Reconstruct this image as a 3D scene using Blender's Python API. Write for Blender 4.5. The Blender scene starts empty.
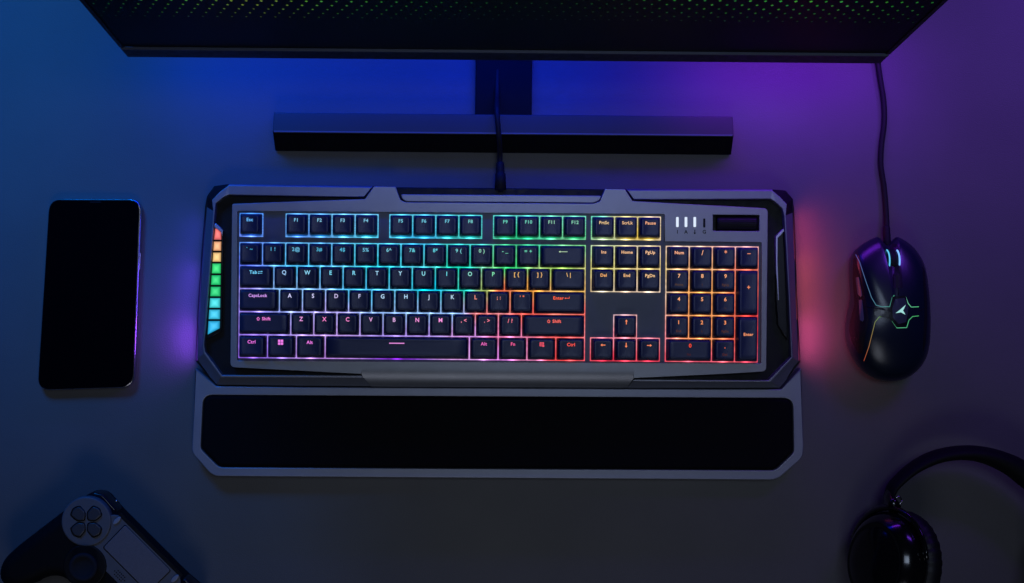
import bpy, bmesh, math, random
from mathutils import Vector, Matrix
from mathutils.bvhtree import BVHTree
random.seed(7)
S = bpy.context.scene
COL = S.collection
R = math.radians

# ------------------------------------------------------------------ camera
F, H, CX, CY, ROLL = 1300.0, 1.105, 466.0, 291.5, R(0.5)
RX = Vector((math.cos(ROLL), math.sin(ROLL), 0)); UY = Vector((-math.sin(ROLL), math.cos(ROLL), 0))
def P(px, py, z=0.0):
    d = H - z
    v = RX*((px-CX)/F*d) + UY*((CY-py)/F*d)
    return Vector((v.x, v.y, z))
MM = 0.001
cam_d = bpy.data.cameras.new('camera'); cam = bpy.data.objects.new('camera', cam_d); COL.objects.link(cam)
cam.location = (0, 0, H); cam.rotation_euler = (0, 0, ROLL)
cam_d.sensor_width = 36; cam_d.lens = 36*F/1024
cam_d.shift_x = (512-CX)/1024; cam_d.shift_y = (CY-291.5)/1024
cam_d.clip_start = 0.01; cam_d.clip_end = 100
S.camera = cam

# ------------------------------------------------------------------ materials
def mat(name, col, rough=0.5, metal=0.0, noise=0.0, nscale=200, bump=0.0, bscale=600, coat=0.0, spec=0.5, rnoise=0.0, sheen=0):
    m = bpy.data.materials.new(name); m.use_nodes = True
    nt = m.node_tree; b = nt.nodes['Principled BSDF']
    b.inputs['Base Color'].default_value = (*col, 1)
    b.inputs['Roughness'].default_value = rough
    b.inputs['Metallic'].default_value = metal
    b.inputs['Specular IOR Level'].default_value = spec
    b.inputs['Coat Weight'].default_value = coat
    b.inputs['Coat Roughness'].default_value = 0.08
    tc = nt.nodes.new('ShaderNodeTexCoord')
    if noise > 0 or rnoise > 0:
        n = nt.nodes.new('ShaderNodeTexNoise'); n.inputs['Scale'].default_value = nscale
        n.inputs['Detail'].default_value = 6
        nt.links.new(tc.outputs['Object'], n.inputs['Vector'])
    if noise > 0:
        r = nt.nodes.new('ShaderNodeMapRange'); r.inputs[1].default_value = 0.3; r.inputs[2].default_value = 0.7
        r.inputs[3].default_value = 1-noise; r.inputs[4].default_value = 1+noise
        nt.links.new(n.outputs['Fac'], r.inputs[0])
        mx = nt.nodes.new('ShaderNodeVectorMath'); mx.operation = 'SCALE'
        mx.inputs[0].default_value = col
        nt.links.new(r.outputs[0], mx.inputs['Scale'])
        nt.links.new(mx.outputs[0], b.inputs['Base Color'])
    if rnoise > 0:
        r = nt.nodes.new('ShaderNodeMapRange'); r.inputs[1].default_value = 0.3; r.inputs[2].default_value = 0.7
        r.inputs[3].default_value = rough-rnoise; r.inputs[4].default_value = rough+rnoise
        nt.links.new(n.outputs['Fac'], r.inputs[0]); nt.links.new(r.outputs[0], b.inputs['Roughness'])
    if bump > 0:
        n2 = nt.nodes.new('ShaderNodeTexNoise'); n2.inputs['Scale'].default_value = bscale
        n2.inputs['Detail'].default_value = 3
        nt.links.new(tc.outputs['Object'], n2.inputs['Vector'])
        bp = nt.nodes.new('ShaderNodeBump'); bp.inputs['Strength'].default_value = bump
        bp.inputs['Distance'].default_value = 0.0004
        nt.links.new(n2.outputs['Fac'], bp.inputs['Height']); nt.links.new(bp.outputs[0], b.inputs['Normal'])
    return m
def glow_mat(name, strength=1.0):
    m = bpy.data.materials.new(name); m.use_nodes = True
    nt = m.node_tree; b = nt.nodes['Principled BSDF']
    b.inputs['Base Color'].default_value = (0.02, 0.02, 0.02, 1)
    a = nt.nodes.new('ShaderNodeAttribute'); a.attribute_name = 'glow'
    nt.links.new(a.outputs['Color'], b.inputs['Emission Color'])
    b.inputs['Emission Strength'].default_value = strength
    return m
M = dict(
    desk=mat('desk_mat', (0.102, 0.099, 0.101), 0.62, noise=0.08, nscale=9, bump=0.5, bscale=900, spec=0.3),
    slate=mat('slate_paint', (0.27, 0.275, 0.30), 0.42, 0.6, noise=0.04, nscale=60, bump=0.12, bscale=2500),
    slate_dark=mat('slate_frame', (0.22, 0.23, 0.28), 0.40, 0.6, noise=0.04, nscale=60, bump=0.12, bscale=2500),
    deck=mat('deck_paint', (0.09, 0.10, 0.15), 0.5, 0.3, noise=0.05, nscale=80),
    rest=mat('rest_paint', (0.26, 0.275, 0.34), 0.45, 0.55, noise=0.04, nscale=50, bump=0.12, bscale=2500),
    black=mat('black_plastic', (0.006, 0.006, 0.008), 0.5, spec=0.2, rnoise=0.1),
    blackgloss=mat('black_gloss', (0.004, 0.004, 0.006), 0.32, coat=0.2, spec=0.4),
    pad=mat('pad_leatherette', (0.003, 0.003, 0.005), 0.75, spec=0.08, bump=0.5, bscale=1500),
    cap=mat('keycap_plastic', (0.009, 0.019, 0.072), 0.40, noise=0.05, nscale=300, spec=0.5, bump=0.1, bscale=3000),
    cable=mat('cable_rubber', (0.009, 0.009, 0.011), 0.6, spec=0.2, bump=0.3, bscale=1500),
    mon=mat('monitor_plastic', (0.010, 0.010, 0.014), 0.45, spec=0.3, rnoise=0.08),
    screen=mat('screen_panel', (0.0015, 0.0015, 0.003), 0.4, spec=0.08),
    stand=mat('stand_paint', (0.012, 0.013, 0.015), 0.5, 0.0, noise=0.05, nscale=40),
    stand_front=mat('stand_front_black', (0.003, 0.003, 0.004), 0.6, spec=0.1),
    glass=mat('phone_glass', (0.001, 0.001, 0.002), 0.12, spec=0.25),
    chrome=mat('phone_steel', (0.55, 0.52, 0.55), 0.22, 1.0),
    mouse=mat('mouse_plastic', (0.004, 0.008, 0.022), 0.28, spec=0.6, bump=0.06, bscale=4000),
    mside=mat('mouse_side_rubber', (0.006, 0.006, 0.008), 0.6, spec=0.25, bump=0.4, bscale=1800),
    mbtn=mat('mouse_button_plastic', (0.08, 0.09, 0.12), 0.3),
    pcap=mat('pad_body', (0.004, 0.004, 0.006), 0.6, spec=0.12, bump=0.2, bscale=2500),
    pgrey=mat('pad_grey', (0.10, 0.10, 0.12), 0.5, spec=0.4, noise=0.06, nscale=100),
    ptouch=mat('pad_touch', (0.125, 0.12, 0.15), 0.42, noise=0.12, nscale=1200, bump=0.3, bscale=2500),
    pbtn=mat('pad_button', (0.05, 0.05, 0.06), 0.33),
    stickm=mat('stick_rubber', (.018, .019, .026), .85, spec=.1),
    pmark=mat('pad_light_button', (0.25, 0.26, 0.32), 0.3),
    phgloss=mat('headphone_gloss', (0.003, 0.003, 0.004), 0.16, coat=.4),
    phmat=mat('headphone_band', (0.005, 0.005, 0.007), 0.62, spec=0.15, bump=0.2),
    phcush=mat('headphone_cushion', (0.006, 0.006, 0.009), 0.48, spec=0.4, bump=0.6, bscale=250),
    glow=glow_mat('led_glow'), 
    grille=mat('grille_mesh', (0.004, 0.004, 0.005), 0.7, spec=0.12, bump=1.0, bscale=1400),
    badge=mat('badge_satin', (.06, .07, .10), .3, .4),
    trim=mat('light_trim', (0.55, 0.58, 0.68), 0.3, 0.6),
)

# ------------------------------------------------------------------ helpers
def link(name, me, m=None, parent=None):
    o = bpy.data.objects.new(name, me); COL.objects.link(o)
    if m is not None:
        for x in (m if isinstance(m, (list, tuple)) else [m]): me.materials.append(x)
    if parent: o.parent = parent
    return o
def mesh(name, verts, faces, m, parent=None, smooth=False, glow=None, mats=None):
    me = bpy.data.meshes.new(name); me.from_pydata([tuple(v) for v in verts], [], faces); me.update()
    o = link(name, me, m, parent)
    if smooth:
        for p in me.polygons: p.use_smooth = True
    if mats:
        for p, i in zip(me.polygons, mats): p.material_index = i
    if glow is not None:
        a = me.attributes.new('glow', 'FLOAT_COLOR', 'POINT')
        for i, c in enumerate(glow): a.data[i].color = (*c, 1)
    return o
def fixnormals(me):
    bm = bmesh.new(); bm.from_mesh(me); bmesh.ops.recalc_face_normals(bm, faces=bm.faces); bm.to_mesh(me); bm.free()
def thing(name, label, cat, loc=(0, 0, 0), group=None):
    o = bpy.data.objects.new(name, None); COL.objects.link(o); o.location = loc
    o['label'] = label; o['category'] = cat
    o.empty_display_size = 0.02
    if group: o['group'] = group
    return o
def reparent_keep(root):
    # children were built in world coordinates: cancel the root's offset
    for c in root.children: c.location = c.location - root.location
def rnd(pts, rad, n=5):
    """round the corners of a closed polygon (2D); rad a number or a list"""
    out = []; N = len(pts)
    for i in range(N):
        p = Vector(pts[i][:2]); a = Vector(pts[i-1][:2]); b = Vector(pts[(i+1) % N][:2])
        r = rad[i] if isinstance(rad, (list, tuple)) else rad
        da, db = (a-p), (b-p)
        t = min(r, da.length*0.48, db.length*0.48)
        if t < 1e-7: out.append(p); continue
        p0 = p+da.normalized()*t; p1 = p+db.normalized()*t
        for k in range(n+1):
            u = k/n
            out.append(p0*(1-u)**2 + p*2*u*(1-u) + p1*u*u)
    return out
def smooth_closed(pts, n=6):
    out = []; N = len(pts)
    for i in range(N):
        p0, p1, p2, p3 = [Vector(pts[(i+k) % N][:2]) for k in (-1, 0, 1, 2)]
        for k in range(n):
            t = k/n
            out.append(0.5*((2*p1)+(p2-p0)*t+(2*p0-5*p1+4*p2-p3)*t*t+(3*p1-p0-3*p2+p3)*t**3))
    return out
def smooth_open(pts, n=8):
    pts = [Vector(p) for p in pts]
    q = [pts[0]*2-pts[1]] + pts + [pts[-1]*2-pts[-2]]
    out = []
    for i in range(1, len(q)-2):
        p0, p1, p2, p3 = q[i-1:i+3]
        for k in range(n):
            t = k/n
            out.append(0.5*((2*p1)+(p2-p0)*t+(2*p0-5*p1+4*p2-p3)*t*t+(3*p1-p0-3*p2+p3)*t**3))
    out.append(pts[-1]); return out
def pxpoly(pts, z):
    return [P(x, y, z).xy for x, y in pts]
def evaluated_mesh(o):
    dg = bpy.context.evaluated_depsgraph_get(); dg.update()
    return bpy.data.meshes.new_from_object(o.evaluated_get(dg), depsgraph=dg)
def slab(name, polys, z0, z1, m, parent=None, bevel=0.0004, res=2, smooth=False):
    """2D polygons (first outer, rest holes) -> a slab with bevelled rims, top at z1"""
    cu = bpy.data.curves.new('tmp', 'CURVE'); cu.dimensions = '2D'; cu.fill_mode = 'BOTH'
    for poly in polys:
        sp = cu.splines.new('POLY'); sp.points.add(len(poly)-1); sp.use_cyclic_u = True
        for q, p in zip(sp.points, poly): q.co = (p[0], p[1], 0, 1)
    cu.bevel_depth = bevel; cu.offset = -bevel; cu.bevel_resolution = res
    cu.extrude = max((z1-z0)/2-bevel, 0)
    t = bpy.data.objects.new('tmp', cu); COL.objects.link(t)
    me = evaluated_mesh(t); bpy.data.objects.remove(t); bpy.data.curves.remove(cu)
    me.transform(Matrix.Translation((0, 0, (z0+z1)/2)))
    me.materials.clear(); me.name = name
    for p in me.polygons: p.material_index = 0
    bm = bmesh.new(); bm.from_mesh(me); bmesh.ops.remove_doubles(bm, verts=bm.verts, dist=1e-6)
    bmesh.ops.recalc_face_normals(bm, faces=bm.faces)
    if smooth:
        for f in bm.faces: f.smooth = abs(f.normal.z) < 0.999
    bm.to_mesh(me); bm.free()
    return link(name, me, m, parent)
def tube_data(path, rad, seg=10, flat=None):
    """swept tube; rad number or list; flat=(wx, wz) scale of the section"""
    V = []; Fc = []; n = len(path)
    for i, p in enumerate(path):
        a = path[max(i-1, 0)]; b = path[min(i+1, n-1)]
        t = (b-a).normalized()
        up = Vector((0, 0, 1)) if abs(t.z) < 0.95 else Vector((1, 0, 0))
        s = t.cross(up).normalized(); w = s.cross(t).normalized()
        r = rad[i] if isinstance(rad, (list, tuple)) else rad
        rw, rz = (r, r) if not isinstance(r, tuple) else r
        for k in range(seg):
            c = 2*math.pi*k/seg
            V.append(p + s*math.cos(c)*rw + w*math.sin(c)*rz)
    for i in range(n-1):
        for k in range(seg):
            k2 = (k+1) % seg
            Fc.append((i*seg+k, i*seg+k2, (i+1)*seg+k2, (i+1)*seg+k))
    Fc.append(tuple(range(seg))[::-1]); Fc.append(tuple((n-1)*seg+k for k in range(seg)))
    return V, Fc
def tube(name, path, rad, m, parent=None, seg=10, glow=None):
    V, Fc = tube_data([Vector(p) for p in path], rad, seg)
    g = None
    if glow: g = [glow(v) for v in V]
    o = mesh(name, V, Fc, m, parent, smooth=True, glow=g); fixnormals(o.data); return o
def lathe(name, prof, m, parent, mtx, seg=40, sy=1.0):
    V = []; Fc = []
    for r, z in prof:
        for k in range(seg):
            a = 2*math.pi*k/seg; V.append(mtx @ Vector((r*math.cos(a), r*sy*math.sin(a), z)))
    n = len(prof)
    for i in range(n-1):
        for k in range(seg):
            k2 = (k+1) % seg; Fc.append((i*seg+k, i*seg+k2, (i+1)*seg+k2, (i+1)*seg+k))
    Fc.append(tuple(range(seg))[::-1]); Fc.append(tuple((n-1)*seg+k for k in range(seg)))
    o = mesh(name, V, Fc, m, parent, smooth=True); fixnormals(o.data); return o

# ------------------------------------------------------------------ desk
def lin(r, g, b):
    f = lambda c: (c/255/12.92 if c <= 10 else ((c/255+0.055)/1.055)**2.4)
    return (f(r), f(g), f(b))
desk = mesh('desk_surface', [(-3, -3, 0), (3, -3, 0), (3, 3, 0), (-3, 3, 0)], [(0, 1, 2, 3)], M['desk'])
desk['kind'] = 'structure'

# ------------------------------------------------------------------ keyboard
KB = thing('keyboard', 'full size slate and black keyboard with rainbow backlit keys in the middle', 'keyboard', P(498, 286, 0))
ZF, ZP, ZD = 0.0205, 0.0235, 0.0212     # frame, plate, key deck heights
Lo = [(373, 186), (300, 185), (228.7, 184), (214, 186), (207, 196), (205, 206), (201, 256), (198, 300), (195.6, 350), (195.4, 361), (216.9, 384.8), (300, 385.8), (371.5, 386.3)]
Li = [(364, 197), (300, 196), (229, 194.7), (224, 197), (216, 203.3), (215, 212), (211.5, 256), (208, 300), (204.3, 345), (205.5, 352), (222, 375), (300, 375), (362, 375.3)]
Ro = [(626, 188.9), (700, 189), (772.6, 189.3), (786, 190.5), (793, 199), (794.5, 212), (796, 250), (797.3, 296), (800, 350), (800.5, 362), (780, 387.8), (700, 388), (627, 388)]
Ri = [(634, 199.5), (700, 199.3), (770.5, 199), (775, 202), (782, 208.5), (784, 216), (786, 250), (788.5, 296), (790.5, 345), (791, 357), (768.3, 380.3), (700, 379.8), (634, 379.2)]
case_px = Lo[::-1] + [(395, 187.2), (500, 188), (605, 189.2)] + Ro + [(500, 387)]
slab('case', [pxpoly(case_px, 0.012)], 0.003, 0.0125, M['black'], KB, 0.001)
def frame_side(O, I, name='frame'):
    rings = []
    n = len(O)
    for i in range(n):
        o, a = O[i], I[i]
        side = 0 if i <= 2 else (1 if i < 10 else 2)
        t = (0.12, 0.82, 0.80)[side]
        if i in (3, 4): t = 0.55
        mid = (o[0]*(1-t)+a[0]*t, o[1]*(1-t)+a[1]*t)
        zo = (0.0185, 0.0100, 0.0130)[side]
        if i in (3, 4): zo = 0.0110
        inn = (o[0]*0.02+a[0]*0.98, o[1]*0.02+a[1]*0.98)
        pts = [P(*o, 0.004), P(*o, zo), P(*mid, ZF), P(*inn, ZF-0.0003*(side == 0)), P(*a, ZF-0.0008), P(*a, 0.012)]
        pts[0] = Vector((pts[1].x*0.995, pts[1].y*0.995, 0.004))
        pts[5] = Vector((pts[4].x, pts[4].y, 0.012))
        rings.append(pts)
    V = [p for r_ in rings for p in r_]; Fc = []
    k = len(rings[0])
    for i in range(n-1):
        for j in range(k-1):
            Fc.append((i*k+j, i*k+j+1, (i+1)*k+j+1, (i+1)*k+j))
    Fc.append(tuple(range(k))); Fc.append(tuple((n-1)*k+j for j in range(k))[::-1])
    MI = [0]*len(Fc)
    for i in (2, 3, 4):
        for j in (0, 1): MI[i*(k-1)+j] = 1
    o = mesh(name, V, Fc, [M['slate_dark'], M['black']], KB, mats=MI); fixnormals(o.data)
    bv = o.modifiers.new('b', 'BEVEL'); bv.width = 0.0005; bv.segments = 2; bv.limit_method = 'ANGLE'; bv.angle_limit = R(25)
    return o
frame_side(Lo, Li); frame_side(Ro, Ri)
plate_px = [(236, 203.7), (300, 201.3), (365, 199), (373.8, 186.4), (395.5, 186.8), (400.5, 200), (405, 202.2), (594, 203.6), (600, 201), (605, 188.9), (625, 189.1), (632.5, 201),
            (693, 204.4), (768, 208.3), (766.4, 371.5), (725, 374), (634, 378.2), (632, 369.5), (364, 367.5), (361, 374), (300, 370.8), (230.2, 367.2), (232, 203.9)]
rad = [0.0005]*len(plate_px)
for i in (13, 14, 21, 22): rad[i] = 0.004
rad[6] = rad[7] = 0.002
plate_out = rnd(pxpoly(plate_px, ZP), rad)
hole = rnd(pxpoly([(237.3, 211.0), (664.6, 214.3), (664.6, 241.6), (761.6, 242.4), (761.0, 363.4), (236.9, 360.6)], ZP), 0.0012)
rol_px = [(713, 214.7), (759.3, 215.1), (759.3, 231.2), (713, 230.8)]
hole2 = rnd(pxpoly(rol_px, ZP), 0.0006)
slab('top_plate', [plate_out, hole, hole2], 0.014, ZP, M['slate'], KB, 0.0004)
# front skirt rolling down to the wrist rest
V = []; Fc = []; NS = 11
for i in range(NS+1):
    t = max(0, (i-1)/(NS-1)); a = t*math.pi/2*0.80
    z = ZP+0.00012 - 0.0085*(1-math.cos(a))/(1-math.cos(math.pi/2*0.80))
    q_ = math.sin(a)/math.sin(math.pi/2*0.80)
    y0 = 369.0+(386.6-369.0)*q_; y1 = 371.0+(387.8-371.0)*q_
    if i == 0: y0, y1 = 365.0, 367.0
    wl = 361.5+(371.5-361.5)*max(0, (q_-0.35)/0.65); wr = 634.5-(634.5-627)*max(0, (q_-0.35)/0.65)
    V += [P(wl, y0, z), P(wr, y1, z)]
for i in range(NS): Fc.append((2*i, 2*i+2, 2*i+3, 2*i+1))
V += [Vector((V[-2].x, V[-2].y, 0.004)), Vector((V[-1].x, V[-1].y, 0.004))]
Fc.append((2*NS, 2*NS+2, 2*NS+3, 2*NS+1))
sk = mesh('front_skirt', V, Fc, M['slate'], KB, smooth=True)
# handle strip in the rear notch
slab('rear_strip', [rnd(pxpoly([(400.8, 194.2), (601.5, 195.6), (599.5, 200.3), (594, 202.8), (406, 201.4), (402, 198.8)], ZP-0.0008), 0.0015)], 0.012, ZP-0.0008, M['slate'], KB, 0.0006, smooth=True)
# key deck
slab('key_deck', [pxpoly([(234, 208), (667, 211), (667, 240), (764, 241), (764, 366), (234, 364)], ZD)], 0.0128, ZD, M['deck'], KB, 0)
# volume roller
pc = [P(x, y, 0.019) for x, y in rol_px]
slab('roller_well', [pxpoly([(711, 213), (761.5, 213.4), (761.5, 233), (711, 232.6)], 0.0155)], 0.0127, 0.0155, M['black'], KB, 0)
ra = P(716.5, 222.9, 0.0185); rb = P(756.5, 223.2, 0.0185)
V = []; Fc = []; SG = 48; NL = 26
for i in range(NL+1):
    for k in range(SG):
        a = 2*math.pi*k/SG; rr = 0.0062*(1 if k % 2 else 0.972)*(0.9 if i in (0, NL) else 1)
        c = ra.lerp(rb, i/NL); V.append((c.x, c.y+math.cos(a)*rr, c.z+math.sin(a)*rr*0.85))
for i in range(NL):
    for k in range(SG): Fc.append((i*SG+k, i*SG+(k+1) % SG, (i+1)*SG+(k+1) % SG, (i+1)*SG+k))
Fc.append(tuple(range(SG))); Fc.append(tuple(NL*SG+k for k in range(SG))[::-1])
o = mesh('volume_roller', V, Fc, M['black'], KB); fixnormals(o.data)

# colour fields (linear emission), sampled over the board
GS = [  # px, py, sRGB
 (240, 214, 90, 150, 255), (300, 214, 120, 190, 255), (350, 214, 130, 205, 255), (420, 214, 110, 215, 245), (470, 214, 100, 215, 225), (520, 214, 110, 225, 215), (570, 214, 130, 230, 200),
 (595, 214, 120, 225, 200), (625, 214, 230, 215, 150), (660, 214, 245, 220, 190),
 (240, 236, 120, 150, 255), (300, 236, 110, 160, 250), (420, 236, 90, 200, 250), (520, 236, 60, 200, 140), (580, 236, 90, 210, 150), (640, 236, 235, 200, 90),
 (240, 244, 110, 160, 255), (300, 246, 120, 205, 255), (380, 246, 110, 220, 255), (460, 246, 90, 220, 220), (540, 246, 90, 220, 170), (585, 246, 130, 225, 150), (595, 246, 220, 225, 190), (640, 246, 240, 225, 195), (680, 246, 250, 215, 195), (740, 246, 250, 190, 190),
 (240, 266, 110, 130, 255), (300, 266, 100, 200, 255), (380, 266, 80, 215, 240), (460, 266, 60, 220, 190), (510, 266, 70, 220, 130), (560, 266, 170, 215, 110), (600, 266, 235, 225, 140), (650, 266, 245, 220, 150), (700, 268, 255, 190, 140), (750, 268, 245, 130, 110),
 (240, 289, 170, 160, 255), (290, 289, 150, 200, 255), (360, 289, 100, 205, 255), (430, 289, 60, 215, 250), (465, 289, 60, 220, 200), (485, 289, 160, 190, 110), (500, 289, 250, 120, 90), (530, 289, 245, 170, 90), (580, 289, 240, 190, 110), (600, 290, 235, 220, 190), (650, 290, 240, 215, 190), (700, 290, 255, 180, 110), (757, 290, 240, 110, 90),
 (240, 312, 170, 150, 255), (330, 312, 190, 180, 255), (420, 312, 160, 200, 255), (455, 312, 150, 190, 250), (480, 312, 240, 130, 130), (530, 312, 255, 110, 100), (585, 312, 255, 120, 110), (615, 316, 230, 190, 200), (640, 316, 235, 180, 180), (700, 312, 255, 170, 110), (757, 312, 235, 80, 80),
 (240, 335, 170, 140, 255), (330, 335, 205, 170, 250), (420, 335, 190, 160, 250), (470, 335, 220, 160, 240), (500, 335, 245, 140, 190), (560, 335, 255, 110, 110), (610, 338, 255, 150, 170), (650, 338, 255, 150, 165), (700, 335, 255, 165, 110), (757, 335, 235, 70, 70),
 (240, 358, 150, 110, 230), (330, 358, 200, 150, 240), (400, 358, 150, 70, 230), (470, 358, 240, 180, 250), (500, 358, 235, 150, 240), (527, 358, 245, 150, 200), (560, 358, 255, 90, 90), (610, 360, 240, 70, 90), (650, 360, 240, 80, 100), (700, 360, 250, 110, 130), (757, 360, 230, 90, 110)]
LS = [
 (250, 220, 120, 190, 255), (330, 220, 150, 210, 240), (430, 220, 130, 210, 235), (510, 220, 120, 215, 195), (575, 220, 150, 220, 190), (605, 220, 235, 200, 150), (650, 220, 240, 175, 140),
 (250, 250, 90, 180, 220), (330, 250, 100, 190, 225), (430, 250, 120, 220, 235), (520, 250, 120, 225, 190), (570, 250, 190, 220, 180), (600, 250, 245, 190, 150), (650, 250, 250, 200, 160),
 (250, 273, 130, 210, 250), (330, 273, 140, 225, 250), (450, 273, 130, 230, 240), (490, 273, 140, 230, 180), (520, 273, 240, 190, 120), (570, 273, 235, 190, 130), (600, 273, 245, 180, 120), (650, 273, 245, 200, 150),
 (250, 296, 210, 160, 240), (300, 296, 215, 215, 255), (400, 296, 190, 225, 255), (450, 296, 190, 220, 240), (485, 296, 250, 150, 130), (530, 296, 255, 130, 100), (560, 296, 255, 110, 80),
 (260, 319, 240, 140, 220), (330, 319, 255, 150, 215), (430, 319, 250, 160, 225), (480, 319, 255, 140, 160), (550, 319, 255, 120, 110),
 (250, 342, 235, 130, 230), (300, 342, 240, 140, 235), (390, 342, 230, 150, 220), (480, 342, 235, 120, 190), (520, 342, 245, 110, 160), (560, 342, 255, 100, 90),
 (620, 340, 255, 150, 110), (680, 250, 255, 185, 150), (750, 250, 240, 150, 120), (700, 280, 255, 185, 140), (700, 320, 255, 165, 115), (700, 345, 250, 90, 70), (755, 290, 245, 150, 110), (755, 335, 245, 160, 120)]
def field(tab, x, y, p=4.2):
    W = 0; c = [0, 0, 0]
    for sx, sy, r, g, b in tab:
        d = math.hypot(sx-x, (sy-y)*1.5)+7.0; w = d**-p; W += w
        q = lin(r, g, b)
        for i in range(3): c[i] += w*q[i]
    return [v/W for v in c]
def boost(c, k, sat=1.0):
    m = sum(c)/3
    return tuple(max(0, (m+(v-m)*sat))*k for v in c)

U = 0.01920
def to_px(w):
    d = H-w.z; v = Vector((w.x, w.y, 0))
    return (CX+v.dot(RX)*F/d, CY-v.dot(UY)*F/d)
ORI = P(239.7, 242.4, ZD+0.001)            # north-west corner of the number row
def cell(u, r_):                              # world xy of grid position (u to the right, r_ rows down)
    return Vector((ORI.x+u*U, ORI.y-r_*U, 0))
# text glyph cache
_tx = {}
def text_mesh(s, size, bold=0.00008):
    key = (s, size)
    if key in _tx: return _tx[key]
    cu = bpy.data.curves.new('t', 'FONT'); cu.body = s; cu.size = size; cu.align_x = 'CENTER'; cu.align_y = 'CENTER'
    cu.resolution_u = 3; cu.offset = bold; cu.space_character = 1.08
    o = bpy.data.objects.new('t', cu); COL.objects.link(o)
    me = evaluated_mesh(o); V = [v.co.copy() for v in me.vertices]; Fc = [tuple(p.vertices) for p in me.polygons]
    bpy.data.objects.remove(o); bpy.data.curves.remove(cu); bpy.data.meshes.remove(me)
    _tx[key] = (V, Fc); return V, Fc
def poly2(pts, sc):
    return [Vector((x*sc, y*sc, 0)) for x, y in pts]
def icon(kind, sc=0.001):
    V = []; Fc = []
    def add(pts):
        b = len(V); V.extend(poly2(pts, sc)); Fc.append(tuple(range(b, b+len(pts))))
    def rect(x0, y0, x1, y1): add([(x0, y0), (x1, y0), (x1, y1), (x0, y1)])
    if kind == 'win':
        for a, b in ((-1.85, .15), (.15, .15), (-1.85, -1.85), (.15, -1.85)): rect(a, b, a+1.7, b+1.7)
    elif kind in ('left', 'right', 'up', 'down'):
        pts1 = [(-2.0, -.32), (.6, -.32), (.6, .32), (-2.0, .32)]; pts2 = [(.5, -1.1), (2.0, 0), (.5, 1.1)]
        a = {'right': 0, 'up': 90, 'left': 180, 'down': 270}[kind]; c, s = math.cos(R(a)), math.sin(R(a))
        for q in (pts1, pts2): add([(x*c-y*s, x*s+y*c) for x, y in q])
    elif kind == 'back':
        rect(-2.6, -.22, 3.6, .22); add([(-3.6, 0), (-2.3, -.9), (-2.3, .9)])
    elif kind == 'space':
        rect(-7, -.45, 7, .45)
    elif kind == 'menu':
        for y in (1.3, .4, -.5, -1.4): rect(-1.6, y, 1.2, y+.45)
        rect(-1.9, -1.4, -1.5, 1.75); rect(1.2, -.2, 1.6, 1.75); add([(.6, -2.1), (2.4, -1.2), (.6, -.3)])
    elif kind == 'shift':
        add([(0, 1.6), (-1.5, 0), (-.9, 0), (0, .95)]); add([(0, 1.6), (0, .95), (.9, 0), (1.5, 0)])
        rect(-.9, -1.3, -.45, 0); rect(.45, -1.3, .9, 0); rect(-.45, -1.3, .45, -.9)
    elif kind == 'tabarrows':
        rect(-1.8, .55, 1.2, .9); add([(1.1, .1), (2.1, .72), (1.1, 1.35)])
        rect(-1.2, -.9, 1.8, -.55); add([(-1.1, -.1), (-2.1, -.72), (-1.1, -1.35)])
    elif kind == 'enter':
        rect(-1.2, -.2, 2, .2); rect(1.6, .2, 2, 1.3); add([(-2.1, 0), (-1.1, -.8), (-1.1, .8)])
    return V, Fc
CAPH = 0.0088
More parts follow.
